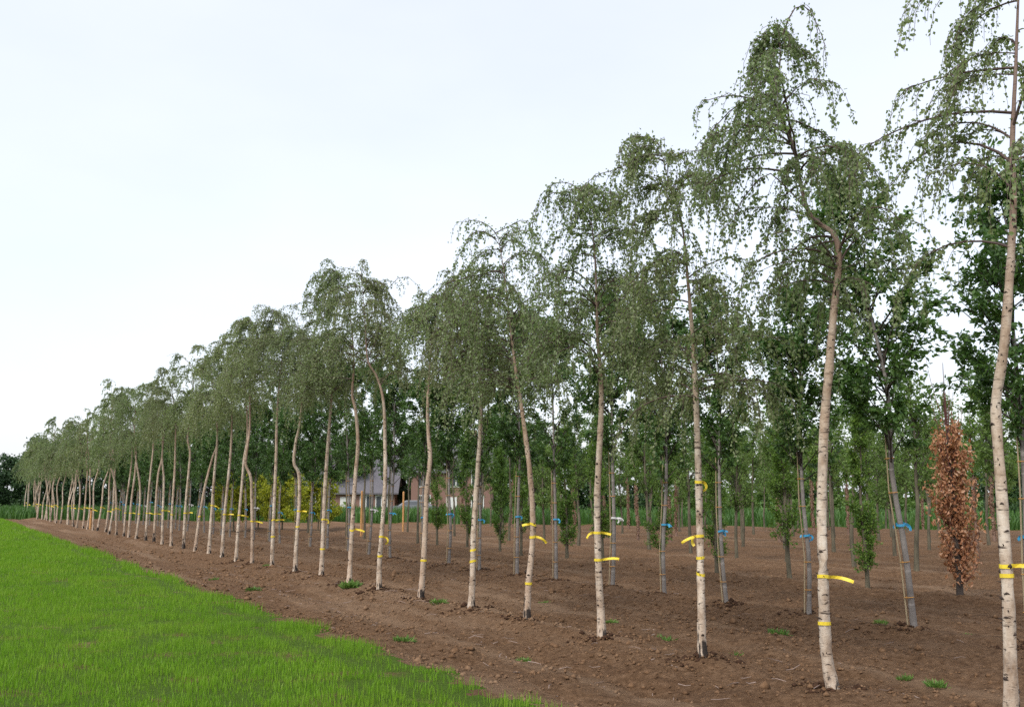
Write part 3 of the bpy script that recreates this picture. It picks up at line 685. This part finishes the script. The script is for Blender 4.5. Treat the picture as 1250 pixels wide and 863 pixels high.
# ------------------------------------------------------------------ clods heaped round the near trunks
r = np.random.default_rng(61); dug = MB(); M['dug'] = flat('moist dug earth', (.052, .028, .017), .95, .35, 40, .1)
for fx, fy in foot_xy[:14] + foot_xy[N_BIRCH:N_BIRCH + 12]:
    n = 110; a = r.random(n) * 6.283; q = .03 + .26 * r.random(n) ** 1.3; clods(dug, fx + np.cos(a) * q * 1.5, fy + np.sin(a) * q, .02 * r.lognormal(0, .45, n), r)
    n = 80; a = r.random(n) * 6.283; q = .05 + .4 * r.random(n) ** 1.6; clods(clod_mb, fx + np.cos(a) * q * 1.3, fy + np.sin(a) * q, .016 * r.lognormal(0, .5, n), r)
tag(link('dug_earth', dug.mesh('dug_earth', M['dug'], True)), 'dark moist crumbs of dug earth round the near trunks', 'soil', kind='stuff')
tag(link('soil_clods', clod_mb.mesh('soil_clods', M['clod'], True)), 'loose crumbs and clods of brown soil between the rows', 'soil', kind='stuff')

# ------------------------------------------------------------------ weeds on the soil
def weed_mesh(seed, n, h, spread):
    r = np.random.default_rng(seed); mb = MB(); a = r.random(n) * 6.283; q = r.random(n) ** .7 * spread
    pos = np.stack([np.cos(a) * q, np.sin(a) * q * .7, 0 * a], 1); ax = np.stack([np.cos(a) * .6, np.sin(a) * .6, .35 + r.random(n)], 1) + r.normal(size=(n, 3)) * .3
    leaves(mb, pos, ax, r.uniform(.5, 1.2, n) * h, .3, .12, r); return mb.mesh('weed', M['weed'])
wm = [weed_mesh(1, 120, .09, .17), weed_mesh(2, 70, .07, .11), weed_mesh(3, 160, .13, .15)]
W = [((428, 716), 2, 'grass tuft growing round the foot of the black footed birch'), ((535, 737), 0, 'low weed patch beside the birch with one low band'), ((493, 775), 1, 'small weed tuft on soil near the grass edge'),
     ((310, 714), 0, 'flat weed patch just left of the grass tufted birch'), ((262, 703), 1, 'weed patch near the grass edge left of the double bent birch'), ((803, 768), 0, 'flat green weed between the two birches right of centre'),
     ((665, 728), 1, 'small weed right of the bowed birch'), ((898, 783), 1, 'weed seedling right of the four tape birch'), ((1075, 764), 1, 'weed tuft left of the leaning cherry trunk'),
     ((1105, 812), 1, 'small pale weed on open soil right of the tallest birch'), ((1142, 822), 1, 'rightmost weed seedling on the near soil'), ((1180, 764), 1, 'weed tuft below the copper beech'),
     ((745, 752), 1, 'tiny weed right behind the wide flag birch'), ((950, 768), 0, 'spreading low weed patch between the two nearest birches'), ((640, 790), 1, 'lone weed on the soil below the bowed birch'), ((325, 692), 1, 'weed tuft at the foot of the double bent birch')]
for (px, py), kd, lab in W:
    d_ = ray(px, py); t_ = -CAM_H / d_[2]; x, y = d_[0] * t_, d_[1] * t_
    o = link('weed', wm[kd], None, (x, y, gz(x, y) - .005)); o.rotation_euler = (0, 0, px * .7); o.scale = (.8 + (px % 5) * .1,) * 3; tag(o, lab, 'weed', 'weeds on the soil')

# ------------------------------------------------------------------ stakes along the rows
def stake(px, py, d, h, rr, lab, strap=False):
    x, y = row_point(px, py, d); root = link('wooden_stake', None, loc=(x, y, gz(x, y)))
    mb = MB(); tubes(mb, np.array([[0, 0, -.1], [0, 0, h - .04], [.0, 0, h - .039], [0, 0, h]]), np.array([rr, rr, rr, rr * .45]), 9); link('post', mb.mesh('stake_post', M['stake'], True), root)
    if strap:
        mb = MB(); tape(mb, np.array([0, 0, h - .03]), rr * 1.1, .06, [(3.0, .14, .2)], np.random.default_rng(5), 0); link('strap', mb.mesh('strap', M['black']), root)
    tag(root, lab, 'stake', 'wooden stakes among the trees')
stake(110, 646, ROWS[0] + .12, 1.02, .06, 'short orange wooden stake with black strap in the birch row', True)
stake(444, 640, 17.0, 1.5, .05, 'pale wooden stake right of the grass tufted birch')
stake(441, 640, 16.4, 2.0, .05, 'tall pale wooden stake right behind the grass tufted birch')
stake(492, 640, 20.5, 2.0, .05, 'tan wooden stake between the reddish birch and its right neighbour')

# ------------------------------------------------------------------ low crop and golden shrubs past the field
mb = MB(); r = np.random.default_rng(71); n = 26000; x = r.uniform(-62, 42, n); y = end_y(x) + r.uniform(0, 15, n) ** 1.0
k = (np.abs(x) < .62 * y + 4); x, y = x[k], y[k]
blades(mb, x, y, (.75 + .35 * vnoise(x * .5, y * .5)) * r.uniform(.7, 1.15, len(x)), .09 * r.uniform(.6, 1.4, len(x)), r, True, .55)
tag(link('crop', mb.mesh('crop', M['crop_leaf'])), 'low green crop beyond the end of the tree rows', 'crop', kind='stuff')

gold = []
for v in range(3):
    root, trunk, r = upright_tree('golden_shrub', 'shrub', 'golden shrubs beyond the rows', 900 + v, 2.7, .04, .25, .85, 40, 2000, .13, 'gold_leaf', 'grey_bark', 'dark_twig', (.5, 1.2), -.7, .7, .03, .9, -.1, .1)
    gold.append(root)
used = set(); r = np.random.default_rng(73)
for k, px in enumerate((276, 291, 305, 320, 336, 349, 366, 380, 392, 404)):
    y = 49 + r.normal() * 1.2; x = (px - CX) / FPX * y
    place(gold, used, k % 3, (x, y, gz(x, y)), r.random() * 6, r.uniform(.85, 1.12), f'golden yellow leaved shrub, {ordinal(k + 1)} from the left in its row')

# ------------------------------------------------------------------ wood along the horizon
def far_tree(seed, H, Wd, nleaf, ls, leaf):
    r = np.random.default_rng(seed); root = link('far_tree', None)
    tk = spline([(0, 0, -.3), (.1, 0, H * .3), (-.1, .1, H * .6), (0, 0, H * .9)], 8)
    mb = MB(); tubes(mb, tk, .16 * np.linspace(1.2, .15, 8), 6); link('trunk', mb.mesh('far_trunk', M['dark_twig'], True), root)
    nc = 46; cz = r.uniform(.04, .95, nc); rr = np.interp(cz, [.0, .3, .6, .95], [1, 1, .85, .3]) * Wd * r.uniform(.2, 1, nc) ** .5; a = r.random(nc) * 6.283
    c = np.stack([np.cos(a) * rr, np.sin(a) * rr, cz * H], 1)
    mb = MB(); pk = r.integers(0, nc, nleaf); pos = c[pk] + r.normal(size=(nleaf, 3)) * np.array([.34, .34, .26]) * H / 8
    leaves(mb, pos, r.normal(size=(nleaf, 3)), r.uniform(.6, 1.3, nleaf) * ls, .7, .15, r); link('crown', mb.mesh('far_crown', M[leaf]), root)
    tag(root, 'x', 'tree', 'trees of the far wood'); return root
ft = [far_tree(950 + v, [8.6, 7.8, 9.4, 8.2][v], [2.6, 2.9, 2.4, 3.1][v], 4400, .42, 'far_leaf') for v in range(4)]
fl = [far_tree(970 + v, [7.2, 6.6, 7.8][v], [2.4, 2.7, 2.2][v], 2800, .36, 'lime_leaf') for v in range(3)]
ud = set(); ul2 = set(); r = np.random.default_rng(77); kd = 0; kl = 0
for x in np.arange(-116, 92, 2.4):
    dark = x < -26 or r.random() < .12
    y = 116 - .1 * x + r.normal() * 3 - (18 if x > -20 else 0) + (9 if (kd + kl) % 2 else 0)
    at = (x + r.normal() * .6, y, -.45); rz = r.random() * 6.28; q = r.uniform(.85, 1.15)
    if dark: kd += 1; place(ft, ud, kd % 4, at, rz, q, f'dark leafy tree of the far wood, {ordinal(kd)} dark one from the left')
    else: kl += 1; place(fl, ul2, kl % 3, at, rz, q, f'light green tree of the far wood, {ordinal(kl)} light one from the left')

# ------------------------------------------------------------------ two houses and a car between the trunks
M['brick'] = flat('brick wall', (.22, .13, .105), .9, .3, 30); M['roof'] = flat('roof tiles', (.13, .125, .14), .8, .25, 12)
M['white'] = flat('white paint', (.62, .62, .60), .5, .05); M['dark_glass'] = flat('window glass', (.06, .07, .08), .1, .1, 3, .5)
M['car_paint'] = flat('grey car paint', (.16, .17, .19), .3, .05, 3, .6); M['tyre'] = flat('tyre', (.02, .02, .02), .9, .2)
def house(px, y, wdt, hw, hr, wins, lab):
    x = (px - CX) / FPX * y; root = link('brick_house', None, loc=(x, y, -.5)); dp = 7.0; h2 = wdt / 2
    mb = MB(); box(mb, -h2, h2, 0, dp, 0, hw)
    mb.put([(-h2, 0, hw), (-h2, dp, hw), (-h2, dp / 2, hw + hr - .1)], [(0, 1, 2)]); mb.put([(h2, 0, hw), (h2, dp, hw), (h2, dp / 2, hw + hr - .1)], [(0, 2, 1)])
    link('wall', mb.mesh('house_wall', M['brick']), root)
    mb = MB(); e = .4; zt = hw + hr; o = e * hr / (dp / 2)
    for sgn in (0, 1):
        yy = -e if sgn == 0 else dp + e
        a = [(-h2 - e, yy, hw - o + .05), (h2 + e, yy, hw - o + .05), (h2 + e, dp / 2, zt), (-h2 - e, dp / 2, zt)]; b_ = [(p_[0], p_[1], p_[2] + .15) for p_ in a]
        mb.put(a + b_, [(0, 1, 2, 3), (4, 5, 6, 7), (0, 1, 5, 4), (1, 2, 6, 5), (2, 3, 7, 6), (3, 0, 4, 7)])
    rf = link('roof', mb.mesh('house_roof', M['roof']), root)
    mb = MB(); box(mb, h2 * .4, h2 * .4 + .7, dp / 2 - .35, dp / 2 + .35, zt - .5, zt + .9); link('chimney', mb.mesh('chimney', M['brick']), rf)
    for wx, wz in wins:
        mb = MB(); f_ = .09
        box(mb, wx - .6, wx + .6, -.06, .02, wz, wz + f_); box(mb, wx - .6, wx + .6, -.06, .02, wz + 1.31, wz + 1.4)
        for q in (-.6, -.045, .51): box(mb, wx + q, wx + q + f_, -.055, .02, wz + f_, wz + 1.31)
        wo = link('window', mb.mesh('window_frame', M['white']), root)
        mb = MB(); box(mb, wx - .51, wx + .51, -.02, .01, wz + f_, wz + 1.31); link('pane', mb.mesh('window_pane', M['dark_glass']), wo)
    mb = MB(); box(mb, -.5, .5, -.05, .02, 0, 2.1); dr = link('door', mb.mesh('door', M['white']), root)
    mb = MB(); box(mb, .33, .4, -.11, -.05, 1.0, 1.15); link('handle', mb.mesh('door_handle', M['tyre']), dr)
    tag(root, lab, 'house')
house(424, 92, 9.5, 2.7, 3.4, [(-3.4, .9), (-1.9, .9), (2.0, .9), (3.5, .9)], 'low brick house with grey roof seen left of the reddish birch')
house(552, 88, 7.5, 4.6, 3.0, [(-2.5, .9), (2.4, .9), (-2.5, 3.0), (2.4, 3.0), (.4, 3.0)], 'brick house with white windows seen behind the one band birch')

y = 82.; x = (506 - CX) / FPX * y; car = link('parked_car', None, loc=(x, y, gz(x, y)))
prof = [(-2.1, .35), (-2.1, .8), (-1.95, .95), (-1.2, 1.02), (-.55, 1.45), (.95, 1.45), (1.7, .98), (2.1, .9), (2.12, .35)]
mb = MB(); n = len(prof); v = [(a, s_ * (.85 if b_ < 1.2 else .68), b_) for s_ in (-1, 1) for a, b_ in prof]
mb.put(v, [(k, (k + 1) % n, (k + 1) % n + n, k + n) for k in range(n)])
for s_ in (0, n): mb.put([v[s_ + k] for k in range(n)], [(0, 1, 2, 3), (3, 6, 7, 8), (0, 3, 8, 8)][:2]); mb.put([v[s_ + k] for k in (0, 3, 8)], [(0, 1, 2)]); mb.put([v[s_ + k] for k in (3, 4, 5, 6)], [(0, 1, 2, 3)])
link('body', mb.mesh('car_body', M['car_paint']), car)
for s_ in (-1, 1):
    mb = MB(); mb.put([(-1.0, s_ * .845, 1.05), (1.45, s_ * .845, 1.05), (.85, s_ * .715, 1.38), (-.5, s_ * .715, 1.38)], [(0, 1, 2, 3)]); link('side_window', mb.mesh('car_window', M['dark_glass']), car)
    for a in (-1.35, 1.35):
        mb = MB(); th = np.arange(17) * 2 * math.pi / 16; tubes(mb, np.stack([np.cos(th) * .22 + a, 0 * th + s_ * .82, np.sin(th) * .22 + .32], 1), np.full(17, .1), 6); link('wheel', mb.mesh('car_wheel', M['tyre'], True), car)
tag(car, 'grey car parked before the far houses', 'car')
